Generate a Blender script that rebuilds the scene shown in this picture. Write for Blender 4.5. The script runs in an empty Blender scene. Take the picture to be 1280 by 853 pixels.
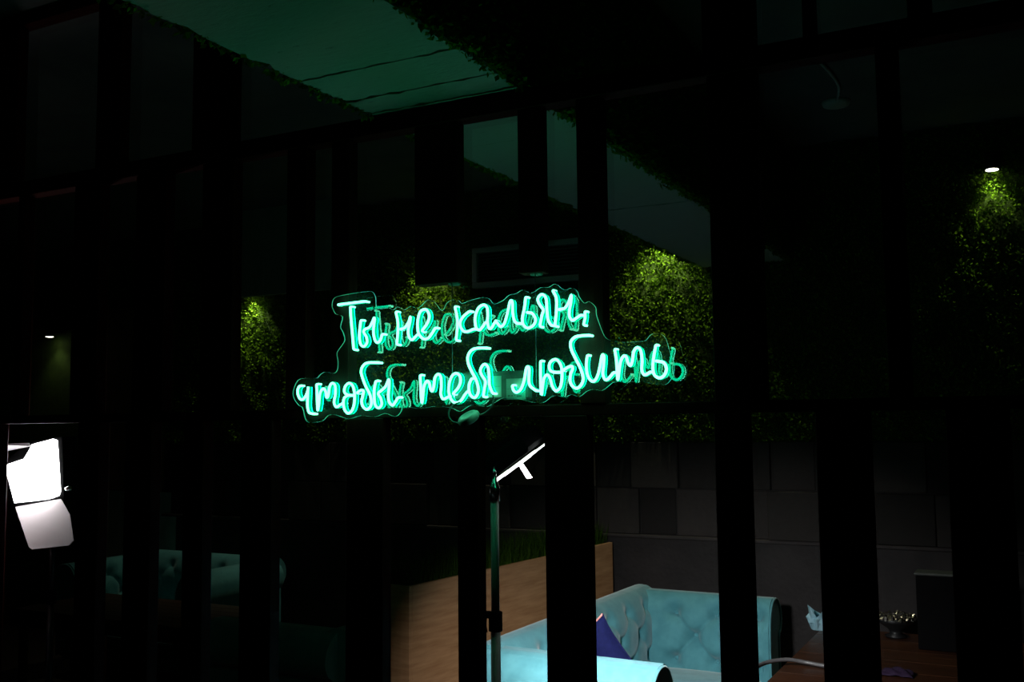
import bpy, math, random
import numpy as np
from mathutils import Vector, Matrix

R = math.radians
random.seed(7); rng = np.random.default_rng(7)
sc = bpy.context.scene
COL = sc.collection

# ------------------------------------------------------------------ camera, world, exposure
F = 1244.4; CX, CY = 640.0, 426.5
CAM = Vector((0.0, -2.42, 1.70))
CAMROT = Matrix.Rotation(R(27.6), 3, 'Z') @ Matrix.Rotation(R(90 + 4.87), 3, 'X') @ Matrix.Rotation(-0.010, 3, 'Z')
cd = bpy.data.cameras.new('camera'); cam = bpy.data.objects.new('camera', cd); COL.objects.link(cam)
cam.matrix_world = Matrix.Translation(CAM) @ CAMROT.to_4x4()
cd.sensor_width = 36.0; cd.lens = 35.0; cd.clip_start = 0.05
sc.camera = cam
w = bpy.data.worlds.new('world'); sc.world = w; w.use_nodes = True
w.node_tree.nodes['Background'].inputs[0].default_value = (0.55, 0.7, 1.0, 1)
w.node_tree.nodes['Background'].inputs[1].default_value = 0.0
vs = sc.view_settings
vs.view_transform = 'Standard'; vs.look = 'None'; vs.gamma = 1; vs.use_curve_mapping = False; vs.exposure = 0.0
try:
    sc.cycles.caustics_reflective = False; sc.cycles.caustics_refractive = False
    sc.cycles.sample_clamp_indirect = 2.0
    sc.cycles.transparent_max_bounces = 24
except Exception: pass

def ray(px, py):
    return (CAMROT @ Vector(((px - CX) / F, -(py - CY) / F, -1.0))).normalized()
def hit(px, py, axis, val):          # where the sight line of a photo pixel meets a real plane of the room
    d = ray(px, py); i = 'xyz'.index(axis)
    return CAM + d * ((val - CAM[i]) / d[i])
def xat(px, y, py=500): return hit(px, py, 'y', y).x
def zat(px, py, y): return hit(px, py, 'y', y).z

# ------------------------------------------------------------------ materials
def mat(name): 
    m = bpy.data.materials.new(name); m.use_nodes = True
    nt = m.node_tree; nt.nodes.clear(); out = nt.nodes.new('ShaderNodeOutputMaterial')
    return m, nt, out
def nd(nt, t, **kw):
    n = nt.nodes.new(t)
    for k, v in kw.items():
        if k in n.inputs: n.inputs[k].default_value = v
        else: setattr(n, k, v)
    return n
def c4(c): return (c[0], c[1], c[2], 1)
def pbr(name, c1, c2=None, rough=0.6, scale=8, stretch=(1, 1, 1), bump=0.0, detail=6, spec=0.4, metal=0, sheen=0, lo=0.35, hi=0.65, bscale=None):
    m, nt, out = mat(name)
    b = nd(nt, 'ShaderNodeBsdfPrincipled', Roughness=rough, Metallic=metal)
    b.inputs['Specular IOR Level'].default_value = spec
    b.inputs['Base Color'].default_value = c4(c1)
    if sheen:
        b.inputs['Sheen Weight'].default_value = sheen; b.inputs['Sheen Roughness'].default_value = 0.4
    if c2 is not None or bump:
        tc = nd(nt, 'ShaderNodeTexCoord'); mp = nd(nt, 'ShaderNodeMapping'); mp.inputs['Scale'].default_value = stretch
        nt.links.new(tc.outputs['Object'], mp.inputs[0])
        nz = nd(nt, 'ShaderNodeTexNoise', Scale=scale, Detail=detail, Roughness=0.6)
        nt.links.new(mp.outputs[0], nz.inputs['Vector'])
        if c2 is not None:
            cr = nd(nt, 'ShaderNodeValToRGB')
            cr.color_ramp.elements[0].position = lo; cr.color_ramp.elements[0].color = c4(c1)
            cr.color_ramp.elements[1].position = hi; cr.color_ramp.elements[1].color = c4(c2)
            nt.links.new(nz.outputs[0], cr.inputs[0]); nt.links.new(cr.outputs[0], b.inputs['Base Color'])
        if bump:
            bp = nd(nt, 'ShaderNodeBump', Strength=bump, Distance=0.01)
            src = nz
            if bscale:
                src = nd(nt, 'ShaderNodeTexNoise', Scale=bscale, Detail=8); nt.links.new(mp.outputs[0], src.inputs['Vector'])
            nt.links.new(src.outputs[0], bp.inputs['Height']); nt.links.new(bp.outputs[0], b.inputs['Normal'])
    nt.links.new(b.outputs[0], out.inputs[0])
    return m
def emis(name, c, s):
    m, nt, out = mat(name)
    e = nd(nt, 'ShaderNodeEmission', Strength=s); e.inputs[0].default_value = c4(c)
    nt.links.new(e.outputs[0], out.inputs[0]); return m
def leafmat(name, c1, c2):
    m, nt, out = mat(name)
    g = nd(nt, 'ShaderNodeNewGeometry'); cr = nd(nt, 'ShaderNodeValToRGB')
    cr.color_ramp.elements[0].color = c4(c1); cr.color_ramp.elements[1].color = c4(c2)
    nt.links.new(g.outputs['Random Per Island'], cr.inputs[0])
    d = nd(nt, 'ShaderNodeBsdfDiffuse'); t = nd(nt, 'ShaderNodeBsdfTranslucent'); mx = nd(nt, 'ShaderNodeMixShader', Fac=0.25)
    nt.links.new(cr.outputs[0], d.inputs[0]); nt.links.new(cr.outputs[0], t.inputs[0])
    nt.links.new(d.outputs[0], mx.inputs[1]); nt.links.new(t.outputs[0], mx.inputs[2]); nt.links.new(mx.outputs[0], out.inputs[0])
    return m
def glassmat(name, refl, tint, diff=0.0, dcol=(0.8, 0.9, 0.85)):
    m, nt, out = mat(name)
    t = nd(nt, 'ShaderNodeBsdfTransparent'); t.inputs[0].default_value = c4(tint)
    g = nd(nt, 'ShaderNodeBsdfGlossy', Roughness=0.0); g.inputs[0].default_value = (0.9, 0.95, 0.93, 1)
    mx = nd(nt, 'ShaderNodeMixShader', Fac=refl)
    nt.links.new(t.outputs[0], mx.inputs[1]); nt.links.new(g.outputs[0], mx.inputs[2])
    last = mx
    if diff:
        d = nd(nt, 'ShaderNodeBsdfDiffuse'); d.inputs[0].default_value = c4(dcol)
        m2 = nd(nt, 'ShaderNodeMixShader', Fac=diff)
        nt.links.new(mx.outputs[0], m2.inputs[1]); nt.links.new(d.outputs[0], m2.inputs[2]); last = m2
    nt.links.new(last.outputs[0], out.inputs[0]); return m

M = {}
M['slat'] = pbr('dark_stained_wood', (0.040, 0.0045, 0.003), (0.068, 0.008, 0.005), 0.6, 6, (12, 12, 0.6), 0.15, spec=0.08)
M['floor'] = pbr('dark_floor', (0.03, 0.022, 0.018), (0.05, 0.035, 0.028), 0.5, 5, (1, 6, 1))
M['ceil'] = pbr('dark_ceiling', (0.10, 0.10, 0.10), (0.14, 0.14, 0.13), 0.9, 4)
M['plaster'] = pbr('pale_plaster', (0.42, 0.44, 0.42), (0.55, 0.56, 0.54), 0.9, 9, bump=0.25, lo=0.25, hi=0.5)
M['soffit'] = pbr('worn_soffit_plaster', (0.13, 0.14, 0.13), (0.31, 0.33, 0.31), 0.9, 26, (1, 2.5, 1), bump=0.3, lo=0.22, hi=0.36)
M['backing'] = pbr('dark_backing', (0.03, 0.06, 0.006), (0.05, 0.09, 0.008), 0.95, 20)
M['dado'] = pbr('dark_render_plaster', (0.018, 0.015, 0.0155), (0.031, 0.026, 0.026), 0.75, 5, bump=0.5, bscale=22)
M['ledge'] = pbr('ledge_plaster', (0.038, 0.031, 0.031), (0.05, 0.041, 0.041), 0.8, 9)
M['block'] = [pbr('block_%d' % i, tuple(v * k for v in (0.034, 0.028, 0.026)), tuple(v * k * 1.25 for v in (0.034, 0.028, 0.026)), 0.85, 30, bump=0.15) for i, k in enumerate((0.45, 0.75, 1.0, 1.25))]
M['panelwood'] = pbr('warm_wood_panel', (0.22, 0.085, 0.045), (0.34, 0.14, 0.08), 0.6, 6, (8, 8, 1))
M['moss'] = leafmat('moss_leaf', (0.05, 0.11, 0.006), (0.17, 0.31, 0.020))
M['grass'] = leafmat('grass_blade', (0.012, 0.034, 0.004), (0.05, 0.10, 0.010))
M['soil'] = pbr('soil', (0.012, 0.009, 0.006), (0.03, 0.022, 0.015), 0.95, 40, bump=0.5)
M['oak'] = pbr('oak_board', (0.38, 0.18, 0.080), (0.62, 0.34, 0.17), 0.5, 4.5, (1, 0.8, 9), 0.05, lo=0.3, hi=0.7)
M['velvet'] = pbr('turquoise_velvet', (0.095, 0.32, 0.37), (0.13, 0.40, 0.455), 0.85, 14, bump=0.06, spec=0.15, sheen=0.5)
M['navy'] = pbr('navy_fabric', (0.006, 0.009, 0.052), (0.009, 0.012, 0.070), 0.85, 60, bump=0.1, spec=0.1, sheen=0.05)
M['pink'] = pbr('pink_piping', (0.75, 0.30, 0.26), None, 0.7)
M['black'] = pbr('black_metal', (0.012, 0.012, 0.013), None, 0.45, spec=0.4)
M['blackmatte'] = pbr('black_plastic', (0.004, 0.004, 0.0045), None, 0.8, spec=0.06)
M['pole'] = pbr('grey_painted_pole', (0.80, 0.83, 0.80), None, 0.45, spec=0.5)
M['chrome'] = pbr('chrome', (0.75, 0.75, 0.75), None, 0.15, metal=1)
M['white'] = pbr('white_reflector', (0.85, 0.80, 0.82), None, 0.6)
M['darkwood'] = pbr('brown_table_wood', (0.035, 0.011, 0.004), (0.075, 0.024, 0.008), 0.4, 4, (1, 9, 9), spec=0.5)
M['hose'] = pbr('grey_hose', (0.13, 0.125, 0.13), None, 0.3, spec=0.6)
M['bluepaper'] = pbr('pale_blue_paper', (0.30, 0.55, 0.66), (0.38, 0.62, 0.72), 0.7, 20)
M['foil'] = pbr('crumpled_foil', (0.8, 0.72, 0.66), None, 0.2, metal=1)
M['purple'] = pbr('purple_cloth', (0.025, 0.009, 0.04), None, 0.8)
M['wire'] = pbr('steel_wire', (0.25, 0.27, 0.25), None, 0.35, metal=0.8)
M['puck'] = pbr('pale_plastic', (0.50, 0.52, 0.50), None, 0.5)
M['paper'] = pbr('label_and_reflection', (0.38, 0.40, 0.38), None, 0.7)
M['ink'] = pbr('label_ink', (0.08, 0.09, 0.08), None, 0.7)
M['psu'] = pbr('power_unit_metal', (0.08, 0.09, 0.085), (0.11, 0.12, 0.11), 0.5, 30)
M['vent'] = pbr('grey_vent_paint', (0.55, 0.58, 0.57), None, 0.6)
M['ventdark'] = pbr('vent_slat_paint', (0.12, 0.13, 0.125), None, 0.6)
M['core'] = emis('neon_core', (0.13, 1.0, 0.50), 5.2)
M['jacket'] = emis('neon_jacket', (0.0, 1.0, 0.45), 0.75)
M['rear'] = emis('added_rear_fill', (0.0, 1.0, 0.45), 4.6)  # extra green emission added behind the letters to light the room beyond
M['edge'] = None
M['led'] = emis('led_diffuser', (1.0, 0.97, 0.98), 6.0)
M['ledrim'] = emis('led_diffuser_rim', (0.93, 1.0, 0.97), 3.0)
M['flap'] = pbr('pinkish_white_flap', (0.88, 0.78, 0.81), None, 0.7)
M['led2'] = emis('large_led_diffuser', (1.0, 0.97, 0.98), 20.0)
M['lampface'] = emis('downlight_lens', (1.0, 0.96, 0.85), 9.0)
M['pane'] = glassmat('partition_glass', 0.15, (0.95, 0.97, 0.96))
M['paneback'] = glassmat('partition_glass_rear', 0.0, (1, 1, 1))
M['acrylic'] = glassmat('clear_acrylic', 0.0, (0.98, 0.99, 0.985), 0.010)
def edgemat():
    m, nt, out = mat('acrylic_cut_edge')
    t = nd(nt, 'ShaderNodeBsdfTranslucent'); t.inputs[0].default_value = (0.9, 1, 0.95, 1)
    d = nd(nt, 'ShaderNodeBsdfDiffuse'); d.inputs[0].default_value = (0.9, 1, 0.95, 1)
    mx = nd(nt, 'ShaderNodeMixShader', Fac=0.5); m2 = mx
    nt.links.new(t.outputs[0], mx.inputs[1]); nt.links.new(d.outputs[0], mx.inputs[2])
    nt.links.new(m2.outputs[0], out.inputs[0]); return m
M['edge'] = edgemat()

# ------------------------------------------------------------------ mesh helpers
class MB:
    def __init__(s): s.v = []; s.f = []; s.mi = []
    def add(s, v, f, mi=0):
        o = len(s.v); s.v += [tuple(p) for p in v]; s.f += [tuple(i + o for i in q) for q in f]; s.mi += [mi] * len(f); return s
    def box(s, lo, hi, mat4=None, mi=0, bev=0.0):
        x0, y0, z0 = lo; x1, y1, z1 = hi
        if bev <= 0:
            v = [(x0,y0,z0),(x1,y0,z0),(x1,y1,z0),(x0,y1,z0),(x0,y0,z1),(x1,y0,z1),(x1,y1,z1),(x0,y1,z1)]
            f = [(3,2,1,0),(4,5,6,7),(0,1,5,4),(1,2,6,5),(2,3,7,6),(3,0,4,7)]
        else:
            b = min(bev, (x1-x0)/2.01, (y1-y0)/2.01, (z1-z0)/2.01); v = []
            for sx in (0,1):
                for sy in (0,1):
                    for sz in (0,1):
                        p = [x1 if sx else x0, y1 if sy else y0, z1 if sz else z0]; d = [-1 if q else 1 for q in (sx,sy,sz)]
                        for a in range(3):
                            q = [p[k] + (0 if k == a else d[k]*b) for k in range(3)]; v.append(q)
            def I(sx,sy,sz,a): return ((sx*2+sy)*2+sz)*3+a
            f = []
            f += [(I(0,0,0,0),I(0,0,1,0),I(0,1,1,0),I(0,1,0,0)),(I(1,0,0,0),I(1,1,0,0),I(1,1,1,0),I(1,0,1,0))]
            f += [(I(0,0,0,1),I(1,0,0,1),I(1,0,1,1),I(0,0,1,1)),(I(0,1,0,1),I(0,1,1,1),I(1,1,1,1),I(1,1,0,1))]
            f += [(I(0,0,0,2),I(0,1,0,2),I(1,1,0,2),I(1,0,0,2)),(I(0,0,1,2),I(1,0,1,2),I(1,1,1,2),I(0,1,1,2))]
            for p in (0,1):
                for q in (0,1):
                    f.append((I(0,p,q,1),I(1,p,q,1),I(1,p,q,2),I(0,p,q,2)))
                    f.append((I(p,0,q,0),I(p,1,q,0),I(p,1,q,2),I(p,0,q,2)))
                    f.append((I(p,q,0,0),I(p,q,1,0),I(p,q,1,1),I(p,q,0,1)))
            for sx in (0,1):
                for sy in (0,1):
                    for sz in (0,1): f.append((I(sx,sy,sz,0),I(sx,sy,sz,1),I(sx,sy,sz,2)))
        if mat4 is not None: v = [mat4 @ Vector(p) for p in v]
        return s.add(v, f, mi)
    def tube(s, pts, r, n=8, cap=True, mi=0):
        pts = [Vector(p) for p in pts]; rr = r if isinstance(r, (list, tuple)) else [r]*len(pts)
        t = (pts[1]-pts[0]).normalized(); up = Vector((0,0,1)) if abs(t.z) < 0.9 else Vector((1,0,0))
        a = t.cross(up).normalized(); v = []
        for i, p in enumerate(pts):
            q = (pts[min(i+1,len(pts)-1)] - pts[max(i-1,0)])
            if q.length > 1e-9: t = q.normalized()
            a = (a - t*a.dot(t)); a = a.normalized() if a.length > 1e-6 else t.orthogonal().normalized()
            b = t.cross(a)
            for k in range(n):
                w_ = 2*math.pi*k/n; v.append(p + (a*math.cos(w_) + b*math.sin(w_))*rr[i])
        f = []
        for i in range(len(pts)-1):
            for k in range(n): f.append((i*n+k, i*n+(k+1)%n, (i+1)*n+(k+1)%n, (i+1)*n+k))
        if cap: f.append(tuple(range(n-1,-1,-1))); f.append(tuple(range((len(pts)-1)*n, len(pts)*n)))
        return s.add(v, f, mi)
    def lathe(s, prof, n=24, mat4=None, mi=0):
        v = []
        for r_, z in prof:
            for k in range(n):
                a = 2*math.pi*k/n; v.append(Vector((r_*math.cos(a), r_*math.sin(a), z)))
        if mat4 is not None: v = [mat4 @ p for p in v]
        f = []
        for i in range(len(prof)-1):
            for k in range(n): f.append((i*n+k, i*n+(k+1)%n, (i+1)*n+(k+1)%n, (i+1)*n+k))
        f.append(tuple(range(n-1,-1,-1))); f.append(tuple(range((len(prof)-1)*n, len(prof)*n)))
        return s.add(v, f, mi)
    def build(s, name, mats, parent=None, smooth=False, loc=(0,0,0), rot=None):
        me = bpy.data.meshes.new(name); me.from_pydata([tuple(p) for p in s.v], [], s.f)
        for m in (mats if isinstance(mats, (list, tuple)) else [mats]): me.materials.append(m)
        if any(s.mi): me.polygons.foreach_set('material_index', s.mi)
        if smooth: me.polygons.foreach_set('use_smooth', [True]*len(s.f))
        me.update()
        o = bpy.data.objects.new(name, me); COL.objects.link(o); o.location = loc
        if rot: o.rotation_euler = rot
        if parent: o.parent = parent
        return o
def tag(o, label=None, cat=None, group=None, kind=None):
    if label: o['label'] = label
    if cat: o['category'] = cat
    if group: o['group'] = group
    if kind: o['kind'] = kind
    return o
def empty(name, loc=(0,0,0), rz=0):
    o = bpy.data.objects.new(name, None); COL.objects.link(o); o.location = loc; o.rotation_euler = (0,0,rz); o.empty_display_size = 0.1; return o
def copy_tree(o, parent=None):
    c = o.copy(); COL.objects.link(c); c.parent = parent
    for ch in list(o.children): copy_tree(ch, c)
    return c
def bx(name, lo, hi, m, parent=None, bev=0.0):
    return MB().box(lo, hi, bev=bev).build(name, m, parent)
def cr_spline(P, per=6):
    P = [Vector(p) for p in P]
    if len(P) < 3: return [P[0].lerp(P[-1], k/ (per*2)) for k in range(per*2+1)]
    Q = [P[0]*2-P[1]] + P + [P[-1]*2-P[-2]]; out = []
    for i in range(1, len(Q)-2):
        p0,p1,p2,p3 = Q[i-1:i+3]
        for k in range(per):
            t = k/per
            out.append(0.5*((2*p1)+(p2-p0)*t+(2*p0-5*p1+4*p2-p3)*t*t+(3*p1-p0-3*p2+p3)*t**3))
    out.append(P[-1]); return out
def leaves(name, pts, nrm, size, m, parent=None, flat=0.6):
    """many small pointed leaves: pts (N,3), nrm (N,3) outward, each leaf a folded quad"""
    N = len(pts); d = rng.normal(size=(N,3)); d += nrm*flat; d /= np.linalg.norm(d,axis=1,keepdims=True)
    a = np.cross(d, rng.normal(size=(N,3))); a /= np.linalg.norm(a,axis=1,keepdims=True)
    L = (size*(0.6+0.8*rng.random(N)))[:,None]
    v = np.stack([pts, pts+d*L*0.5+a*L*0.28, pts+d*L, pts+d*L*0.5-a*L*0.28], 1).reshape(-1,3)
    me = bpy.data.meshes.new(name); me.vertices.add(4*N); me.vertices.foreach_set('co', v.ravel())
    me.loops.add(4*N); me.loops.foreach_set('vertex_index', np.arange(4*N))
    me.polygons.add(N); me.polygons.foreach_set('loop_start', np.arange(0,4*N,4)); me.update(calc_edges=True); me.validate()
    me.materials.append(m); o = bpy.data.objects.new(name, me); COL.objects.link(o)
    if parent: o.parent = parent
    return o

# ------------------------------------------------------------------ the room
YB = 3.42; ZC = 3.30; XL = -9.4; XR = 2.2; YN = -4.2
tag(bx('floor', (XL,YN,-0.1), (XR,YB+0.2,0), M['floor']), kind='structure')
tag(bx('ceiling', (XL,YN,ZC), (XR,YB+0.2,ZC+0.1), M['ceil']), kind='structure')
wb = tag(bx('wall_back', (XL,YB,0), (XR,YB+0.2,ZC), M['backing']), kind='structure')
tag(bx('wall_left', (XL-0.15,YN,0), (XL,YB+0.2,ZC), M['dado']), kind='structure')
tag(bx('wall_right', (XR,YN,0), (XR+0.15,YB+0.2,ZC), M['dado']), kind='structure')
tag(bx('wall_front', (XL-0.15,YN-0.15,0), (XR+0.15,YN,ZC), M['dado']), kind='structure')
ZB0 = zat(980, 676, YB-0.02); ZB1 = zat(980, 552, YB-0.03); ZBM = zat(980, 614, YB-0.03)
XM = xat(209, YB)                                  # left end of the moss and block wall
bx('render_dado', (XM, YB-0.015, 0), (XR, YB, ZB0-0.012), M['dado'], wb)
bx('block_bed', (XM, YB-0.012, ZB0), (XR, YB, ZB1-0.002), M['dado'], wb)
bx('ledge', (XM, YB-0.045, ZB0-0.02), (XR, YB, ZB0), M['ledge'], wb, 0.004)
# square relief blocks in two staggered courses, each its own depth and tone
def course(z0, z1, cuts, tones, seed):
    r_ = random.Random(seed); xs = [xat(c, YB-0.04, 590) for c in cuts]
    ref = xs[0]; x = xs[0]
    while x > XM + 0.2: x -= 0.27 + 0.07*r_.random(); xs.insert(0, x)
    x = xs[-1]
    while x < XR - 0.5: x += 0.27 + 0.07*r_.random(); xs.append(x)
    i0 = xs.index(ref)
    for i in range(len(xs)-1):
        dep = r_.choice((0.018, 0.03, 0.042, 0.055))
        g = 0.003
        bx('block', (max(xs[i]+g, XM), YB-dep, z0+g), (xs[i+1]-g, YB, z1-g), M['block'][tones[i-i0] if 0 <= i-i0 < len(tones) else r_.randrange(4)], wb, 0.004)
course(ZBM, ZB1, (745, 789, 848, 897, 963, 1018, 1085, 1158, 1215), (0,2,1,1,2,1,3,0), 3)
course(ZB0, ZBM, (745, 798, 843, 901, 958, 1028, 1092, 1167, 1225), (2,0,3,2,1,1,0,1), 11)
# plaster band over the moss in the far left bay, wooden panel and pale panel left of it
bx('plaster_fascia', (xat(255, YB-0.32, 300), YB-0.34, 2.66), (xat(436, YB-0.32, 300), YB-0.31, ZC), M['plaster'], wb)
zp0, zp1 = zat(140, 612, YB), zat(140, 388, YB)
bx('wood_panel', (xat(122, YB), YB-0.03, zp0), (xat(167, YB), YB, zp1), M['panelwood'], wb)
bx('wood_panel', (xat(168, YB), YB-0.025, zp0), (xat(207, YB), YB, zp1), M['panelwood'], wb)
bx('pale_panel', (xat(120, YB, 650), YB-0.02, 0.0), (xat(222, YB, 650), YB, zp0-0.01), M['plaster'], wb)
# moss on the wall
N = 120000
p = np.zeros((N,3)); p[:,0] = XM + rng.random(N)*(0.35-XM); p[:,2] = ZB1 + 0.005 + rng.random(N)*(ZC-ZB1-0.01)
lump = 0.012*np.sin(p[:,0]*9+1.7*np.sin(p[:,2]*6)) + 0.012*np.sin(p[:,2]*13+2*np.sin(p[:,0]*7)) + 0.008*np.sin(p[:,0]*31+p[:,2]*23)
p[:,1] = YB - 0.02 - np.abs(lump) - 0.02*rng.random(N)
keep = ~((p[:,0] > xat(596,YB,330)) & (p[:,0] < xat(747,YB,330)) & (p[:,2] > zat(605,364,YB)) & (p[:,2] < zat(600,311,YB))); p = p[keep]
n = np.tile(np.array([[0,-1.0,0.1]]), (len(p),1))
tag(leaves('moss_wall', p, n, 0.021, M['moss'], None, 1.3), 'green moss covering the upper back wall above the blocks', 'moss', kind='stuff')

# ------------------------------------------------------------------ beam with plaster soffit and moss flanks
ZS = 2.64
XB0, XB1 = hit(640,225,'z',ZS).x, 0.5*(hit(690,135,'z',ZS).x + hit(890,265,'z',ZS).x)
YBE = YB - 0.005
beam = tag(bx('ceiling_beam', (XB0+0.012, YN, ZS+0.012), (XB1-0.012, YBE, ZC), M['backing']), kind='structure')
seams = sorted([hit(540,67,'z',ZS).y, hit(545,106,'z',ZS).y])
ys = [YN, -2.2, seams[0], seams[1], -0.02, 1.6, YBE]
for i in range(len(ys)-1):
    y0, y1 = ys[i]+0.002, ys[i+1]-0.002; r_ = random.Random(i+5); ny, nx = 40, 16; v = []; f = []
    e0 = [0.014*r_.random()**3 for _ in range(nx+1)]; e1 = [0.014*r_.random()**3 for _ in range(nx+1)]
    j0 = [0.022*r_.random()**3 for _ in range(ny+1)]; j1 = [0.022*r_.random()**3 for _ in range(ny+1)]
    for zz in (ZS, ZS+0.012):
        for a in range(ny+1):
            for b in range(nx+1):
                xa, xb = XB0+j0[a], XB1-j1[a]; ya, yb = y0+e0[b], y1-e1[b]
                v.append((xa+(xb-xa)*b/nx, ya+(yb-ya)*a/ny, zz))
    o_ = (ny+1)*(nx+1)
    for a in range(ny):
        for b in range(nx):
            q = a*(nx+1)+b; f += [(q,q+nx+1,q+nx+2,q+1), (o_+q,o_+q+1,o_+q+nx+2,o_+q+nx+1)]
    per = [b for b in range(nx+1)] + [a*(nx+1)+nx for a in range(1,ny+1)] + [ny*(nx+1)+b for b in range(nx-1,-1,-1)] + [a*(nx+1) for a in range(ny-1,0,-1)]
    f += [(per[k], per[(k+1)%len(per)], o_+per[(k+1)%len(per)], o_+per[k]) for k in range(len(per))]
    MB().add(v, f).build('soffit_panel', M['soffit'], beam)
for side, xx, sx in (('r', XB1, 1), ('l', XB0, -1)):
    N = 42000
    p = np.zeros((N,3)); p[:,1] = -2.6 + rng.random(N)*(YBE+2.6); 
    p[:,2] = ZS - 0.004 + (ZC-ZS-0.004)*rng.random(N)**1.25
    clump = np.sin(p[:,1]*11)+np.sin(p[:,1]*27+1)+np.sin(p[:,1]*5.3+2)
    p[:,0] = xx + sx*(-0.012 + 0.03*rng.random(N))
    low = p[:,2] < ZS+0.05
    p[low,2] -= 0.009*np.clip(clump[low],0,3)*rng.random(low.sum())
    n = np.tile(np.array([[sx*1.0,0,-0.25]]), (N,1))
    o = leaves('moss_flank', p, n, 0.019, M['moss'], beam, 0.9); tag(o, 'green moss cladding on the beam flank', kind='stuff')

# vent grille on the back wall, high up left of the beam
vx0, vx1 = xat(598, YB, 330), xat(745, YB, 330); vz1, vz0 = zat(600, 313, YB), zat(605, 362, YB)
vg = tag(empty('vent_grille', ((vx0+vx1)/2, YB-0.09, vz0)), 'grey framed vent grille with fine louvres high on the mossy back wall', 'vent')
cx_ = (vx0+vx1)/2; hw = (vx1-vx0)/2; hh = vz1-vz0
for (a, b) in (((-hw,0,0),(hw,0.05,0.035)), ((-hw,0,hh-0.035),(hw,0.05,hh)), ((-hw,0,0.036),(-hw+0.035,0.05,hh-0.036)), ((hw-0.035,0,0.036),(hw,0.05,hh-0.036))):
    bx('frame', a, b, M['vent'], vg, 0.003)
bx('back_plate', (-hw,0.05,0), (hw,0.09,hh), M['ventdark'], vg)
k = 0.045
while k < hh-0.045:
    mm = Matrix.Translation((0,0.03,k)) @ Matrix.Rotation(R(35),4,'X')
    MB().box((-hw+0.036,-0.016,-0.002),(hw-0.036,0.016,0.002), mm).build('louvre', M['ventdark'], vg); k += 0.022

# ceiling rose with its dangling cord, right of the beam
rp = hit(1045,127,'z',ZC)
rose = tag(empty('ceiling_rose', rp), 'small round ceiling rose with a short cord on the dark ceiling', 'ceiling rose')
MB().lathe([(0.03,-0.03),(0.062,-0.022),(0.07,-0.006),(0.07,0.0)], 20).build('cap', M['puck'], rose, True)
q0 = hit(1006,62,'z',ZC-0.015)-rp
MB().tube(cr_spline([(0,0,-0.012), q0*0.3+Vector((0.05,0,0)), q0*0.65+Vector((0.04,0,0)), q0], 6), 0.008, 8).build('cord', M['puck'], rose, True)

# wall washer downlights over the moss
def downlight(x, z, label, power, size=R(95), col=(0.98, 1.0, 0.66), off=0.11):
    e = tag(empty('moss_downlight', (x, YB-off, z)), label, 'downlight', 'downlights along the mossy wall')
    MB().lathe([(0.0,0.09),(0.032,0.09),(0.036,0.085),(0.036,0.0),(0.0,0.0)][1:], 18).build('housing', M['black'], e, True)
    MB().lathe([(0.001,-0.004),(0.03,-0.004),(0.03,0.001)], 18).build('lens', M['lampface'], e)
    bx('bracket', (-0.008,0.03,0.04), (0.008,off,0.055), M['black'], e)
    l = bpy.data.lights.new('downlight_beam', 'SPOT'); l.energy = power; l.spot_size = size; l.spot_blend = 0.8; l.shadow_soft_size = 0.02; l.color = col
    lo = bpy.data.objects.new('downlight_beam', l); COL.objects.link(lo); lo.parent = e; lo.location = (0,0.0,-0.012)
    lo.rotation_euler = (R(8),0,0)
downlight(xat(1240,YB-0.085,212), zat(1240,212,YB-0.085), 'bright small downlight washing a narrow green patch of moss by itself', 9, R(80), off=0.085)
downlight(xat(822,YB-0.11,300), 2.93, 'small downlight on the back wall behind the plaster soffit beam', 30, off=0.17)
downlight(xat(533,YB-0.11,330), 2.93, 'small downlight on the mossy wall behind the broad short hanging board', 21, off=0.17)
downlight(xat(311,YB-0.11,370), 2.72, 'small downlight tucked behind the pale plaster fascia above the moss', 14)
downlight(xat(62,YB-0.11,421), zat(62,421,YB-0.11), 'small downlight on the dark wall left of the wood panels', 1.0)

# ------------------------------------------------------------------ slatted partition with glass behind the slats
part = tag(empty('slatted_partition', (0,0,0)), 'dark brown timber slat partition with glass behind carrying the neon sign', 'partition')
ZR0, ZR1 = zat(880,517,0.0), zat(880,502,0.0)            # middle rail
ZH1 = ZS - 0.004; ZH0 = ZH1 - 0.055                         # header rail under the beam
DS = 0.045
def slat(p0, p1, z0, z1, pyref, name='slat'):
    x0, x1 = xat(p0, 0.0, pyref), xat(p1, 0.0, pyref)
    return bx(name, (x0,0.0,z0), (x1,DS,z1), M['slat'], part, 0.002)
XP0, XP1 = xat(-260,0.0), 1.4
bx('rail', (XP0,0.004,ZR0), (XP1,0.041,ZR1), M['slat'], part, 0.002)
bx('header', (XP0,-0.006,ZH0), (XP1,0.050,ZH1), M['slat'], part, 0.002)
bx('sill', (XP0,-0.006,0.0), (XP1,0.050,0.08), M['slat'], part, 0.002)
bx('top_plate', (XP0,-0.006,ZC-0.05), (XB0-0.03,0.050,ZC-0.002), M['slat'], part, 0.002)
bx('top_plate', (XB1+0.03,-0.006,ZC-0.05), (XP1,0.050,ZC-0.002), M['slat'], part, 0.002)
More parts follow.
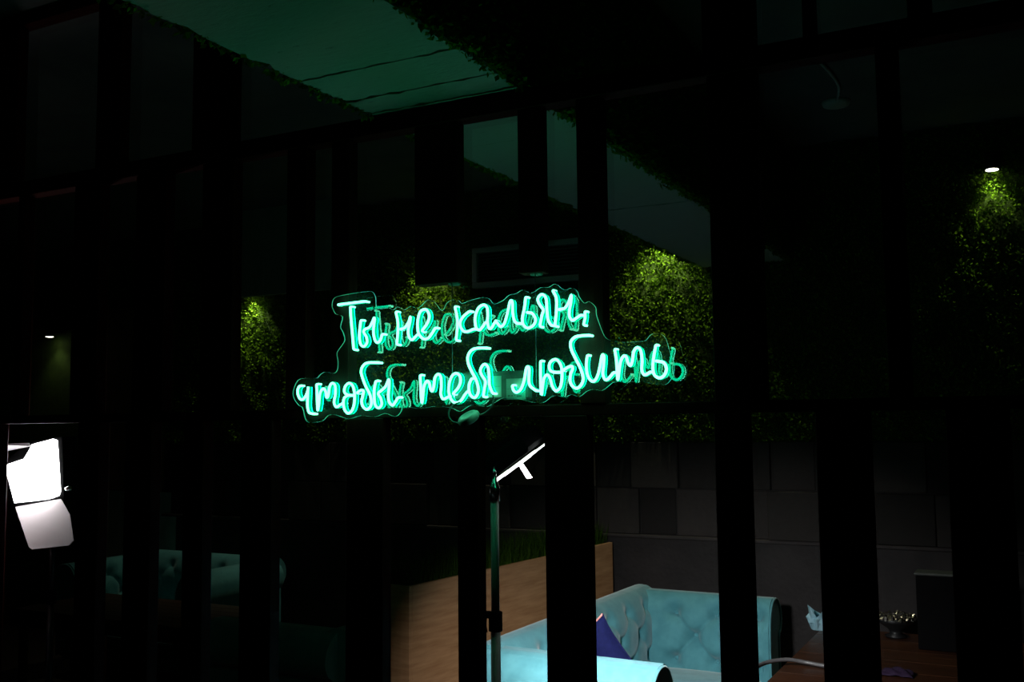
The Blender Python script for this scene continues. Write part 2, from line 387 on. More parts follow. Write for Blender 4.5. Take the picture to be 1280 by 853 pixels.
# front faces only: each slat's right flank shows beside it
for a, b in ((-160,-95),(-40,-8),(93,120),(153,186),(227,252),(299,338),(432,478),(572,598),(682,736),(897,939),(1025,1093),(1190,1272),(1330,1400)):
    slat(a, b, 0.08, ZR0, 700)
for a, b in ((-190,-120),(-60,-20),(22,30),(92,124),(169,206),(252,291),(358,383),(414,436),(722,753),(888,950),(1103,1131),(1300,1360)):
    slat(a, b, ZR1, ZH0, 300)
z_b1 = zat(545,355,0.0); z_b2 = zat(665,341,0.0)
slat(518, 571, z_b1, ZH0, 300, 'short_slat'); slat(648, 677, z_b2, ZH0, 300, 'short_slat')
for a, b in ((-190,-120),(-20,20),(120,150),(240,290),(880,945),(1007,1022),(1140,1170),(1290,1340)):
    x0, x1 = xat(a,0.0,150), xat(b,0.0,150)
    if x1 < XB0-0.03 or x0 > XB1+0.03: bx('slat', (x0,0.0,ZH1), (x1,DS,ZC-0.05), M['slat'], part, 0.002)
YG = 0.047
def pane(x0, x1, z0, z1):
    mb = MB(); mb.box((x0,YG,z0),(x1,YG+0.006,z1)); mb.mi[2] = 1
    return mb.build('glass_pane', [M['paneback'], M['pane']], part)
xg = [XP0, xat(155,0,500)+0.02, xat(315,0,500), xat(455,0,700), xat(920,0,500), XP1]
for i in range(len(xg)-1):
    for z0, z1 in ((0.05, (ZR0+ZR1)/2-0.002), ((ZR0+ZR1)/2+0.002, ZH0+0.03)):
        pane(xg[i]+0.002, xg[i+1]-0.002, z0, z1)
pane(XP0, XB0-0.05, ZH1-0.02, ZC-0.03); pane(XB1+0.05, XP1, ZH1-0.02, ZC-0.03)
# flange under the short slats where the wires are fixed
for px_, zz in ((566, z_b1), (669, z_b2)):
    x = xat(px_, 0.012, 345)
    MB().lathe([(0.004,-0.007),(0.017,-0.005),(0.018,-0.001),(0.018,0.0)], 16, Matrix.Translation((x,0.020,zz))).build('flange', M['psu'], part, True)

# ------------------------------------------------------------------ neon sign
sign = tag(empty('neon_sign', hit(600,500,'y',0.0)), 'glowing green neon script sign on clear acrylic hanging on two wires', 'neon sign')
SO = sign.location.copy()
YCORE, YJ = -0.027, -0.017
LET = [
 [[(423,381),(439,379),(455,377)], [(438,384.6),(438.7,397),(440.7,420),(442,436)]],
 [[(451,401.6),(449.6,413),(449.3,422.7),(451,430.9),(455,433.2),(458.6,428.5),(458,421.5),(454.6,415.6),(456,412),(461.6,409.4),(465.4,402.7),(467.7,397.5),(468.2,400.5),(467.4,406),(466.8,415.6),(468.6,425),(472,428.5),(475.6,425),(477.4,419)]],
 [[(495,391),(497.3,402.7),(497.3,415.6),(496,429.7)], [(500.8,411.5),(506,409.8),(510.8,402.7),(513,396.3),(512.4,402.7),(510.2,413.3),(511.4,421.5),(514.9,425),(519,421.5),(521.3,419)]],
 [[(527.8,413.3),(534.2,404),(536.6,395.7),(534.2,388.7),(530.7,387),(525.4,389.8),(522.5,399.2),(522,408.6),(523.7,418),(529.5,423.8),(535.4,422.7),(540,416.8),(543.6,411)]],
 [[(568.8,384.5),(571,394.7),(571.9,405.6),(570.3,424.4)], [(586,390),(579,396),(575,404),(577.3,411.9),(582.8,415),(591.4,411.9)]],
 [[(606.2,404),(603,409),(599.2,412.7),(595.3,410),(593.8,401),(594.7,393),(598.4,384.8),(603.9,381.4),(607.8,383),(609.4,387.5),(609.7,395),(609.4,402.5),(611,410),(614,410.5),(618,404)]],
 [[(619.5,402),(622,404.5),(625,408.2),(628,407.5),(631,403),(634.4,391),(637.2,378.5),(639,376),(640.6,379),(641,391.6),(643,401),(646.6,404.4),(650,404.7)]],
 [[(657,372.8),(655.5,385.3),(653,397.8),(654,405.6),(659.4,410.3),(666.4,407),(669.5,400),(665.6,392.3),(659.4,390.8)]],
 [[(675,407),(677.3,394.7),(679,387.5),(674.6,381),(672.2,374.4),(675,369.4),(678.9,368.6),(682.6,373.6),(683.6,386.9),(685,399.4),(688,405.6)]],
 [[(691.4,364.2),(695.3,372.8),(695.6,386.9),(693.75,406.4)], [(699.2,386.9),(706,385.3),(711,377.5),(714.2,369),(713.6,378),(711.7,388.4),(711.9,396),(715.6,400.6),(721,397.4),(725,394.7)]],
 [[(731.25,390.8),(731.25,397.8),(729.7,405)]],
 [[(374,483.4),(372.3,487),(372.3,492.7),(374.6,498.2),(378,499.8),(382,495.5),(384.6,489),(385.2,484),(384.6,496),(384.4,508),(386.2,515.5),(389.9,517.3)]],
 [[(395.7,481.6),(396.3,492.7),(396.7,505.6),(397.2,513.2),(398.6,505.6),(399.8,493.5),(402.2,487.5),(405,486.3),(407.2,490.4),(408.3,497),(410.4,494.5),(411.8,484.5),(415,479.3),(418.8,482.2),(419.2,492.7),(417.6,503.3),(420.4,509),(424.5,506.8),(427.4,505)]],
 [[(440.9,494.5),(435,494),(430.6,490.4),(431.5,483.4),(436.2,479.3),(440.9,482.6),(443.2,492.7),(442.6,505.6),(439.7,513.8),(435,516.8),(430.9,512.7),(429.2,504.5),(430.3,497.8),(433.8,495)]],
 [[(446.7,491),(451.5,488),(454.3,489.6),(453.2,496.3),(452,502),(453.75,508.5),(458.4,512),(463,508.6),(464.3,502),(462,492.7),(457.3,483.4),(453.2,472.8),(451.4,464.6),(453.75,457.6),(459.6,453.8),(471.3,453.5)]],
 [[(469.6,477.5),(467.8,486.9),(467.8,498.6),(469,506.4),(473,510.3),(477,506.2),(476,498.6),(472.8,492.2),(477.2,488),(481.9,483.4),(486,474.6),(486.2,484.5),(485.4,495),(486.6,503),(490.7,506.8),(494.2,502.6),(497,498)]],
 [[(525.2,470.4),(525.8,482),(526.4,495),(527.4,503.8),(528.6,495),(530,483.3),(533.4,476.8),(536.3,478.6),(538,485.6),(540.2,489.3),(542.2,483.3),(543.6,472.7),(547.5,468),(551,471.6),(551.6,483.3),(551,492.7),(553.9,499),(558.6,497.3),(561,496.2)]],
 [[(566.8,492),(572.7,485),(575.6,477.4),(574.8,470.4),(570.3,466.9),(565,470.4),(561.5,479.8),(561,490.3),(563.9,499.5),(569.7,503.8),(576.2,500.9),(580.9,493.8),(583.8,490.3)]],
 [[(589,474.5),(586.4,481),(586.2,488.5),(588.5,494.6),(593.2,497.3),(597.1,492.7),(597.9,485.6),(595,475),(589,463.4),(585.2,454),(585,445),(589.7,437.9),(597.3,435.4),(606.6,435.2)]],
 [[(604.3,495),(605.5,485.6),(606.8,477),(602.4,469.6),(600.4,463.4),(603,457.5),(606.6,455.7),(610,459.8),(611.3,470.4),(611.9,482),(615.4,491)]],
 [[(640.5,483.2),(641.9,488),(645.8,490.7),(651.2,486.4),(655.2,475.6),(657.8,461.4),(659.8,458.6),(661.4,462),(661,475.6),(662.8,482.7),(669.2,488)]],
 [[(675.7,452.8),(675.7,468.6),(676,485),(676.9,493.8),(678.2,483.8),(680,473.3),(683.9,468.8),(687.6,473.3),(690.3,482.7),(695,488.8),(700.5,483.8),(702.6,471),(701.6,458.5),(697.3,451),(692.7,449.8),(687.8,453.2),(686.4,459.2),(688.6,464),(693.8,465.7),(699,465.7)]],
 [[(704.4,462.7),(710.2,459.2),(714.8,458.2),(715.8,461.6),(713.4,467.4),(712.6,476.5),(715.5,482.7),(720.8,485.6),(726.4,481.5),(729,473.3),(726,461.6),(719.6,448.7),(714.2,437),(713.4,428),(718.4,421.9),(725.5,420),(735.4,419.4)]],
 [[(734,445.7),(732.9,456),(734,467.6),(737.6,474.8),(742.3,476.8),(746.7,470.6),(749.9,458.6),(752.2,446),(753.8,443.8),(755,446.5),(754.6,456.3),(753.6,467.5),(756.3,474.6),(760.4,473.6),(766.3,466.8)]],
 [[(768.6,438),(770.4,449.2),(771.4,463.3),(772.2,475),(773.9,463.3),(775.9,451.6),(779.8,445.2),(783,446.9),(785,453.6),(788,457.2),(790.3,451.6),(792.2,439.8),(796.2,434.8),(800.7,437.9),(802.6,450.4),(802.2,462),(805.5,468.8),(812.6,465.6)]],
 [[(819.6,432.8),(817.3,445.7),(816,458.6),(817.9,468.6),(824.3,472.7),(830.5,469),(833,461),(829.4,453.5),(820.8,451.6)]],
]
for strokes in LET:
    jk = MB(); co = MB(); rg = MB()
    for st in strokes:
        P = cr_spline([hit(a, b, 'y', YCORE) - SO for a, b in st], 6)
        J = [p_ + Vector((0, YJ-YCORE, 0)) for p_ in P]
        e0 = (P[0]-P[1]).normalized()*0.003; e1 = (P[-1]-P[-2]).normalized()*0.003
        C = [P[0]+e0+Vector((0,0.023,0)), P[0]+e0+Vector((0,0.010,0)), P[0]+e0*0.6+Vector((0,0.002,0))] + P + [P[-1]+e1*0.6+Vector((0,0.002,0)), P[-1]+e1+Vector((0,0.010,0)), P[-1]+e1+Vector((0,0.023,0))]
        jk.tube(J, 0.0046, 8); rg.tube([p_ + Vector((0, -0.0117-YCORE, 0)) for p_ in P], 0.0034, 6); co.tube(C, [0.0030,0.0034]+[0.0037]*(len(C)-4)+[0.0034,0.0030], 8)
    j = jk.build('neon_letter', M['jacket'], sign, True)
    co.build('glow_core', M['core'], j, True); rg.build('added_rear_glow', M['rear'], j, True)  # hidden rear tube is added fill light, not a part of the neon flex
OUT = [(414.5,384),(414.7,379),(417,373),(424,370),(440,367),(457,364.6),(465,365),(469,372),(470,384),(477,386),(485,384.5),(491,387.5),(497,383.5),(505,387.5),(513,383),(521,385.5),(527,381.6),(534,375),(543,378),(552,388.7),(558,379),(565.6,375),(573,376),(577,379.5),(586,376),(595,373.6),(603,372),(611,373.6),(617,380),(628,376),(636,369),(645,367),(653,362.6),(664,366.5),(675,359.8),(686,359),(694,355),(705,362.6),(714,360),(721,364),(723.5,371),(730,379),(736,377),(744,384),(745,393),(749,405.6),(755,420),(761,425),(770,427),(785,428),(801,426.7),(806.7,425.8),(812.6,419),(818,417),(825.5,417.6),(831,422),(834,429),(837,440),(842,454),(842,466),(838,475),(831,481),(817,480),(800,477.5),(780,477.5),(767,478),(760,483),(752,488.3),(741,487),(732.5,489.7),(724,496),(714,493.5),(705.5,497),(697,495),(689,496),(683,501),(675,504),(660,502),(645,498),(629,497.5),(617,504),(608,508.5),(598,507),(588,507),(581,511),(574,514.5),(563,510),(545,508),(525,511),(512,509),(503.6,506),(500.6,515),(493.6,521),(480.7,517),(468,521.5),(451,519.7),(435,524),(420,519),(410,519.5),(402,526.7),(386,528.5),(381,523),(377.6,510),(373,507),(367,498.6),(366,489),(372,475.5),(383,473),(395,473),(401,467.5),(407,465),(416,467),(421,463),(422,452),(420.6,441.4),(426,433),(430.5,425),(428,415),(425,408.6),(427.6,396),(419,392.5)]
op = [hit(a, b, 'y', -0.008) - SO for a, b in OUT]; op = cr_spline(op + [op[0]], 3)[:-1]
n_ = len(op); mb = MB()
v = [tuple(p_) for p_ in op] + [(p_.x, -0.003, p_.z) for p_ in op]
mb.add(v, [tuple(range(n_))] + [tuple(range(2*n_-1, n_-1, -1))]); mb.build('acrylic_backing', M['acrylic'], sign)
mb = MB(); mb.add(v, [(i, (i+1)%n_, n_+(i+1)%n_, n_+i) for i in range(n_)])
mb.build('acrylic_edge', M['edge'], sign)
# wires
for px_, zz, yb_ in ((565, z_b1, 505), (669, z_b2, 496)):
    a = hit(px_, 350, 'y', 0.001); b = hit(px_, yb_, 'y', 0.001)
    MB().tube([Vector((a.x, 0.001, zz-0.003))-SO, Vector((a.x, 0.001, b.z))-SO], 0.0011, 6).build('hanging_wire', M['wire'], sign, True)
# power unit behind the plate with its paper label and an added copy imitating its reflection
a, b = hit(566,500.5,'y',-0.002)-SO, hit(659,463,'y',-0.002)-SO  # unit widened to the right to carry the imitated reflection
pu = bx('power_unit', (a.x, -0.0018, a.z), (b.x, 0.030, b.z), M['psu'], sign, 0.003)
for yy, p0, p1 in ((-0.0028,(604,497),(626.5,470)), (-0.0028,(633,500),(656.5,473))):  # right-hand label is the first one's reflection, built as a solid copy
    c, d = hit(*p0,'y',yy)-SO, hit(*p1,'y',yy)-SO
    lb = bx('label_and_reflection', (c.x, yy, c.z), (d.x, yy+0.001, d.z), M['paper'], sign)
    for z0, x0, x1, h in ((0.50,0.05,0.95,0.012),(0.16,0.08,0.2,0.05),(0.16,0.26,0.34,0.05),(0.18,0.42,0.48,0.03),(0.14,0.55,0.8,0.05)):
        bx('label_print', (c.x+(d.x-c.x)*x0, yy-0.0006, c.z+(d.z-c.z)*z0), (c.x+(d.x-c.x)*x1, yy, c.z+(d.z-c.z)*(z0+h)), M['ink'], lb)
lb2 = bx('label_and_reflection', (c.x, 0.0301, c.z), (d.x, 0.0311, d.z), M['paper'], sign)
bx('label_print', (c.x+0.004, 0.0311, c.z+(d.z-c.z)*0.5), (d.x-0.004, 0.0317, c.z+(d.z-c.z)*0.515), M['ink'], lb2)
# round cord switch hanging in a loop under the plate
pk = hit(586,523,'y',-0.036)-SO
mm = Matrix.Translation(pk) @ Matrix.Rotation(R(-16),4,'Y') @ Matrix.Rotation(R(30),4,'X')
pc = MB().lathe([(0.012,-0.012),(0.026,-0.010),(0.0325,-0.004),(0.0325,0.004),(0.026,0.010),(0.018,0.0115),(0.017,0.0095),(0.008,0.0095)], 28, mm).build('cord_switch', M['puck'], sign, True)
for pts in ([(575,503),(566,507),(561,515),(562,523),(567,528),(573,529)], [(600,519),(607,516),(614,509),(617,501),(616,494)]):
    MB().tube(cr_spline([hit(a_, b_, 'y', -0.030)-SO for a_, b_ in pts], 6), 0.0022, 8).build('cord', M['puck'], pc, True)

# ------------------------------------------------------------------ chesterfield sofas
def tuft_grid(P0, along, L, prof, outdir, brow, spacing, half0=0.0, res=0.0095, end_round=0.0, amp=0.050, puff=0.013, crease=0.015):
    """rolled, button-tufted upholstery: profile (outward, z) swept along a line; returns MB, button positions"""
    pr = cr_spline([(a_, b_, 0) for a_, b_ in prof], 8); S = [0]
    for i in range(1, len(pr)): S.append(S[-1] + (pr[i]-pr[i-1]).length)
    ns = int(S[-1]/res); nl = max(8, int(L/res)); along = Vector(along); out = Vector(outdir); P0 = Vector(P0)
    def at(s):
        s = min(max(s, 0), S[-1]-1e-6); i = 0
        i = int(np.searchsorted(S, s, side='right'))-1; t = (s-S[i])/max(S[i+1]-S[i],1e-9); q = pr[i].lerp(pr[i+1], t); d = (pr[i+1]-pr[i]).normalized(); return q, d
    btn = []
    for r_, s in enumerate(brow):
        u = half0 + (spacing/2 if r_ % 2 else 0)
        while u < L:
            if u > 0.04 and u < L-0.03: btn.append((u, s))
            u += spacing
    B = np.array(btn) if btn else np.zeros((0,2))
    U = np.linspace(0, L, nl+1); SS = np.linspace(0, S[-1], ns+1)
    gu, gs = np.meshgrid(U, SS, indexing='ij'); disp = np.zeros_like(gu)
    if len(B):
        d2 = (gu[...,None]-B[:,0])**2 + (gs[...,None]-B[:,1])**2; dm = np.sqrt(d2.min(-1))
        disp -= amp*np.exp(-(dm/0.038)**2)
        seg = np.full(gu.shape, 9.0)
        for i in range(len(B)):
            for k_ in range(len(B)):
                if B[k_,1] > B[i,1]+0.01 and abs(B[k_,1]-B[i,1]) < 0.2 and abs(B[i,0]-B[k_,0]) < spacing*0.6:
                    e = B[k_]-B[i]; tt = np.clip(((gu-B[i,0])*e[0]+(gs-B[i,1])*e[1])/(e@e), 0, 1)
                    seg = np.minimum(seg, np.hypot(gu-B[i,0]-tt*e[0], gs-B[i,1]-tt*e[1]))
        disp -= crease*np.exp(-(seg/0.012)**2)
        m_ = (gs > brow[0]-0.12) & (gs < brow[-1]+0.12)
        disp += np.where(m_, puff*np.clip(np.minimum(dm, seg*1.6)/0.08, 0, 1), puff*0.5)
    v = []; 
    for i in range(nl+1):
        for j in range(ns+1):
            q, d = at(SS[j]); nrm = Vector((-d.y, d.x))          # (outward, z) normal of the profile
            er = 0.0
            if end_round: 
                e_ = min(1.0, (L-U[i])/end_round); er = -end_round*0.45*(1-math.sqrt(max(0,1-(1-e_)**2)))
            o_ = q.x + nrm.x*(disp[i,j]+er); z_ = q.y + nrm.y*(disp[i,j]+er)
            v.append(P0 + along*U[i] + out*o_ + Vector((0,0,z_)))
    f = []
    for i in range(nl):
        for j in range(ns): a_ = i*(ns+1)+j; f.append((a_, a_+1, a_+ns+2, a_+ns+1))
    mb = MB(); mb.add(v, f)
    # close both ends
    for i in (0, nl):
        ring = [v[i*(ns+1)+j] for j in range(ns+1)]; c_ = sum(ring, Vector())/len(ring); o_ = len(mb.v); mb.v += [tuple(q) for q in ring] + [tuple(c_)]
        for j in range(ns): mb.f.append((o_+j, o_+j+1, o_+ns+1)); mb.mi.append(0)
        mb.f.append((o_+ns, o_, o_+ns+1)); mb.mi.append(0)
    bp = []
    for u, s in btn:
        q, d = at(s); nrm = Vector((-d.y, d.x)); k_ = -amp-0.011+0.006
        bp.append((P0 + along*u + out*(q.x+nrm.x*k_) + Vector((0,0,q.y+nrm.y*k_)), (out*nrm.x + Vector((0,0,nrm.y))).normalized()))
    return mb, bp
PROF = [(0,0.30),(0.0,0.42),(0.0,0.52),(0.004,0.60),(0.022,0.675),(0.065,0.733),(0.125,0.752),(0.185,0.735),(0.232,0.685),(0.243,0.62),(0.22,0.57),(0.19,0.545),(0.19,0.40),(0.19,0.12)]
PROFB = [(a_, b_ + (0.02 if b_ > 0.5 else 0)) for a_, b_ in PROF]
def make_sofa(W, D):
    """local frame: back inner face at x=0, seat towards +x, length along y from 0 (near arm inner face) to W"""
    root = empty('chesterfield_sofa')
    sets = []
    mb, bp = tuft_grid((0,-0.16,0), (0,1,0), W+0.32, PROFB, (-1,0,0), [0.12,0.255,0.39], 0.25, 0.1, amp=0.026, puff=0.004, crease=0.004)
    o = mb.build('backrest', M['velvet'], root, True); sets.append((o, bp))
    for y0, sy in ((0,-1),(W,1)):
        mb, bp = tuft_grid((-0.12,y0,0), (1,0,0), D+0.12, PROF, (0,sy,0), [0.10,0.235,0.37], 0.235, 0.24)
        o = mb.build('arm', M['velvet'], root, True); sets.append((o, bp))
        pts = [Vector((D+0.004, y0+sy*a_, b_)) for a_, b_ in [(p_.x,p_.y) for p_ in cr_spline([(a_,b_,0) for a_,b_ in PROF], 5)]]
        MB().tube(pts, 0.007, 6).build('piping', M['velvet'], o, True)
        MB().box((D-0.05, min(y0+sy*0.02,y0+sy*0.17), 0.12), (D+0.003, max(y0+sy*0.02,y0+sy*0.17), 0.6), bev=0.01).build('arm_front', M['velvet'], o)
    bmesh_ = MB().lathe([(0.001,-0.006),(0.010,-0.005),(0.0125,0.0),(0.010,0.005),(0.004,0.008)], 10)
    first = None
    for o, bp in sets:
        for pos, nr in bp:
            if first is None: first = bmesh_.build('button', M['velvet'], o, True); b = first
            else: b = bpy.data.objects.new('button', first.data); COL.objects.link(b); b.parent = o
            b.location = pos; b.rotation_mode = 'QUATERNION'; b.rotation_quaternion = nr.to_track_quat('Z','Y')
    bx('base', (-0.16,-0.16,0.10), (D-0.01,W+0.16,0.26), M['velvet'], root, 0.01)
    for k_ in range(2):
        y0 = W*k_/2+0.004; y1 = W*(k_+1)/2-0.004; ny, nx = 18, 14; v = []; f = []
        for i in range(nx+1):
            for j in range(ny+1):
                x = 0.004+(D+0.01)*i/nx; y = y0+(y1-y0)*j/ny
                e = min(1, min(i, nx-i)/2.2)*min(1, min(j, ny-j)/2.2)
                v.append((x, y, 0.30 + 0.075*math.sqrt(max(0,1-(1-e)**2)) + 0.02*math.sin(math.pi*i/nx)*math.sin(math.pi*j/ny)))
        n0 = len(v); v += [(q[0], q[1], 0.255) for q in v]
        for i in range(nx):
            for j in range(ny):
                a_ = i*(ny+1)+j; f.append((a_,a_+ny+1,a_+ny+2,a_+1)); f.append((n0+a_,n0+a_+1,n0+a_+ny+2,n0+a_+ny+1))
        for i in range(nx):
            for jj in (0, ny): a_ = i*(ny+1)+jj; f.append((a_,n0+a_,n0+a_+ny+1,a_+ny+1))
        for j in range(ny):
            for ii in (0, nx): a_ = ii*(ny+1)+j; f.append((a_,a_+1,n0+a_+1,n0+a_))
        MB().add(v, f).build('seat_cushion', M['velvet'], root, True)
    for x in (-0.1, D-0.08):
        for y in (-0.1, W+0.1): MB().lathe([(0.02,0.0),(0.03,0.05),(0.034,0.105)], 12, Matrix.Translation((x,y,0))).build('foot', M['black'], root, True)
    return root
SXB = -1.995; SYN = 1.52; SW = 2.985-1.52; SD = 0.655
sofa = make_sofa(SW, SD)
sofa.location = (SXB, SYN, 0); sofa.rotation_euler = (0,0,R(-1.5))
tag(sofa, 'turquoise tufted velvet sofa lit by the stand lamp in front of the block wall', 'sofa', 'turquoise tufted sofas')
PXN, PXF = hit(515,733,'z',0.985).x, xat(773, YB, 675)
s2 = copy_tree(sofa); s2.location = (-3.02, SYN+SW, 0); s2.rotation_euler = (0,0,R(180))
tag(s2, 'turquoise tufted sofa in deep green gloom on the grass planter far side', 'sofa')
s3 = make_sofa(0.95, SD); s3['group'] = 'turquoise tufted sofas'; s3.location = (xat(325, 3.0, 720)-0.95-0.22, 3.10, 0); s3.rotation_euler = (0,0,R(-90))
tag(s3, 'dim turquoise tufted sofa against the back wall beside the pale panel', 'sofa')

# navy cushion on the lit sofa
cu = tag(empty('cushion', (-1.755, 1.70, 0.645)), 'navy blue scatter cushion with pink piping on the turquoise sofa', 'cushion')
def pillow(w_, th, n=16):
    v = []; f = []
    for s in (1,-1):
        o_ = len(v)
        for i in range(n+1):
            for j in range(n+1):
                a_, b_ = -1+2*i/n, -1+2*j/n
                pin = 1-0.10*(1-abs(a_)**3)*abs(b_)**4 ; pin2 = 1-0.10*(1-abs(b_)**3)*abs(a_)**4
                h = th*max(0,(1-a_**4))**0.6*max(0,(1-b_**4))**0.6
                v.append((a_*w_/2*pin2, s*h/2, b_*w_/2*pin))
        for i in range(n):
            for j in range(n):
                q = o_+i*(n+1)+j; f.append((q,q+n+1,q+n+2,q+1) if s < 0 else (q,q+1,q+n+2,q+n+1))
    per = []
    for i in range(n+1): per.append(v[i*(n+1)])
    for j in range(1,n+1): per.append(v[n*(n+1)+j])
    for i in range(n-1,-1,-1): per.append(v[i*(n+1)+n])
    for j in range(n-1,0,-1): per.append(v[j])
    return MB().add(v, f), per
mb, per = pillow(0.34, 0.12)
c0 = mb.build('cover', M['navy'], cu, True); q_ = len(per)*3//4; MB().tube(per[q_:]+[per[0]], 0.005, 6).build('trim_edge', M['pink'], cu, True); MB().tube(per[:q_+1], 0.004, 6).build('piping', M['navy'], cu, True)
cm = Matrix.Rotation(R(8),4,'Z') @ Matrix.Rotation(R(8),4,'X') @ Matrix.Rotation(R(55),4,'Y')
cu.rotation_euler = cm.to_euler()

# ------------------------------------------------------------------ oak planter with grass
ZP = 0.985
pn = Vector((hit(515,733,'z',ZP).x, hit(515,733,'z',ZP).y, 0)); pf = Vector((xat(773,YB,675), YB-0.10, 0))
dy = (pf-pn).length; ang = math.atan2(pf.y-pn.y, pf.x-pn.x)
pl = tag(empty('grass_planter', pn, ang-math.pi/2), 'tall oak planter box full of grass behind the turquoise sofa', 'planter')
PW = 0.24
bx('side_board', (-0.02,0.001,0), (0,dy,ZP), M['oak'], pl, 0.001)
bx('side_board', (-PW,0.001,0), (-PW+0.02,dy,ZP), M['oak'], pl, 0.001)
bx('end_board', (-PW,-0.02,0), (0,0,ZP), M['oak'], pl, 0.001)
bx('soil', (-PW+0.02,0,0.3), (-0.02,dy-0.005,ZP-0.05), M['soil'], pl)
N = 3600; v = []; f = []
for i in range(N):
    x = -PW+0.03+random.random()*(PW-0.06); y = 0.02+random.random()*(dy-0.05); h = 0.09+0.13*random.random()**1.3
    a_ = random.random()*6.283; l = 0.02+0.08*random.random(); wd = 0.0028; z0 = ZP-0.06
    dx, dy_ = math.cos(a_), math.sin(a_); ox, oy = -dy_*wd, dx*wd; o_ = len(v)
    v += [(x-ox,y-oy,z0),(x+ox,y+oy,z0),(x+dx*l*.3+ox*.8,y+dy_*l*.3+oy*.8,z0+h*.6),(x+dx*l*.3-ox*.8,y+dy_*l*.3-oy*.8,z0+h*.6),(x+dx*l,y+dy_*l,z0+h)]
    f += [(o_,o_+1,o_+2,o_+3),(o_+3,o_+2,o_+4)]
tag(MB().add(v, f).build('grass', M['grass'], pl), 'short green grass growing along the planter', kind='stuff')

# ------------------------------------------------------------------ LED lamps on stands
def frame_from(u, n):
    u = u.normalized(); n = (n - u*n.dot(u)).normalized(); wv = u.cross(n)
    return Matrix((u, n, wv)).transposed()          # columns: u, n (emission), w
def stand(root, loc_top, reach, m_pole, zclamp):
    x, y, z = loc_top
    MB().tube([(x,y,0.28),(x,y,zclamp)], 0.0150, 14).build('pole', m_pole, root, True)
    MB().tube([(x,y,zclamp-0.05),(x,y,z-0.055)], 0.0128, 14).build('pole', m_pole, root, True)
    MB().lathe([(0.0165,-0.055),(0.0165,-0.012),(0.013,-0.008),(0.013,0.0),(0.008,0.004),(0.006,0.03),(0.003,0.05)], 16, Matrix.Translation((x,y,z-0.01))).build('spigot', M['chrome'], root, True)
    cl = MB(); cl.lathe([(0.0155,-0.030),(0.021,-0.028),(0.021,0.028),(0.0155,0.030)], 16, Matrix.Translation((x,y,zclamp))); cl.box((x-0.038,y-0.012,zclamp+0.008),(x-0.012,y+0.012,zclamp+0.028), bev=0.004)
    c_ = cl.build('clamp', M['blackmatte'], root)
    MB().tube([(x-0.034,y,zclamp+0.02),(x-0.026,y-0.02,zclamp-0.01),(x-0.020,y-0.024,zclamp-0.03)], 0.005, 8).build('lever', M['blackmatte'], c_, True)
    MB().lathe([(0.0155,-0.03),(0.024,-0.028),(0.024,0.028),(0.0155,0.03)], 16, Matrix.Translation((x,y,0.62))).build('collar', M['blackmatte'], root)
    for k in range(3):
        a_ = R(80+120*k); d = Vector((math.cos(a_), math.sin(a_), 0))
        MB().tube([Vector((x,y,0.62))+d*0.02, Vector((x,y,0.012))+d*reach], 0.009, 8).build('leg', M['black'], root, True)
        MB().tube([Vector((x,y,0.30))+d*0.014, Vector((x,y,0.31))+d*reach*0.52], 0.006, 6).build('brace', M['black'], root, True)
# lamp on the stand in front of the sofa, seen from behind, lens turned down to the sofa
YS = 0.27; YD = 0.43
tp = hit(618, 600, 'y', YS)
lamp = tag(empty('studio_lamp', (tp.x, tp.y, 0)), 'black LED lamp with barn doors on a grey stand, shining onto the sofa', 'lamp')
LO = Vector(lamp.location)
stand(lamp, (0,0,tp.z), 0.21, M['pole'], hit(617,777,'y',YS).z)
A, B = hit(624.5,598,'y',YD), hit(680,556.5,'y',YD)
H0 = hit(622,600,'y',YS); 
vd = ((A+B)/2 - CAM).normalized(); u = (B-A).normalized()
nrm = u.cross(vd).normalized();  nrm = nrm if nrm.z < 0 else -nrm
Rm = frame_from(u, nrm); hm = (Matrix.Translation((A+B)/2 - LO) @ Rm.to_4x4())
hl = (B-A).length/2
MB().box((-hl*0.86,-0.075,-0.095),(hl*0.86,-0.012,0.095), hm, bev=0.012).build('housing', M['blackmatte'], lamp)
for k in range(5): MB().box((-hl*0.7,-0.090,-0.07+0.033*k),(hl*0.7,-0.076,-0.062+0.033*k), hm).build('cooling_fin', M['blackmatte'], lamp)
MB().box((-hl,-0.006,-0.04),(-hl*0.70,0.004,0.04), hm, bev=0.003).build('diffuser_rim', M['ledrim'], lamp)
MB().box((-hl*0.67,-0.005,-0.05),(hl*0.22,0.004,0.05), hm, bev=0.003).build('diffuser_rim', M['ledrim'], lamp)
MB().box((hl*0.36,-0.005,-0.04),(hl*0.50,0.004,0.04), hm, bev=0.002).build('diffuser_rim', M['ledrim'], lamp)
MB().box((hl*0.50,-0.003,-0.04),(hl*1.0,0.003,0.04), hm, bev=0.002).build('diffuser_rim', M['ledrim'], lamp)
MB().box((-hl*0.6,0.0035,-0.045),(hl*0.2,0.005,0.045), hm).build('lens', M['led'], lamp)
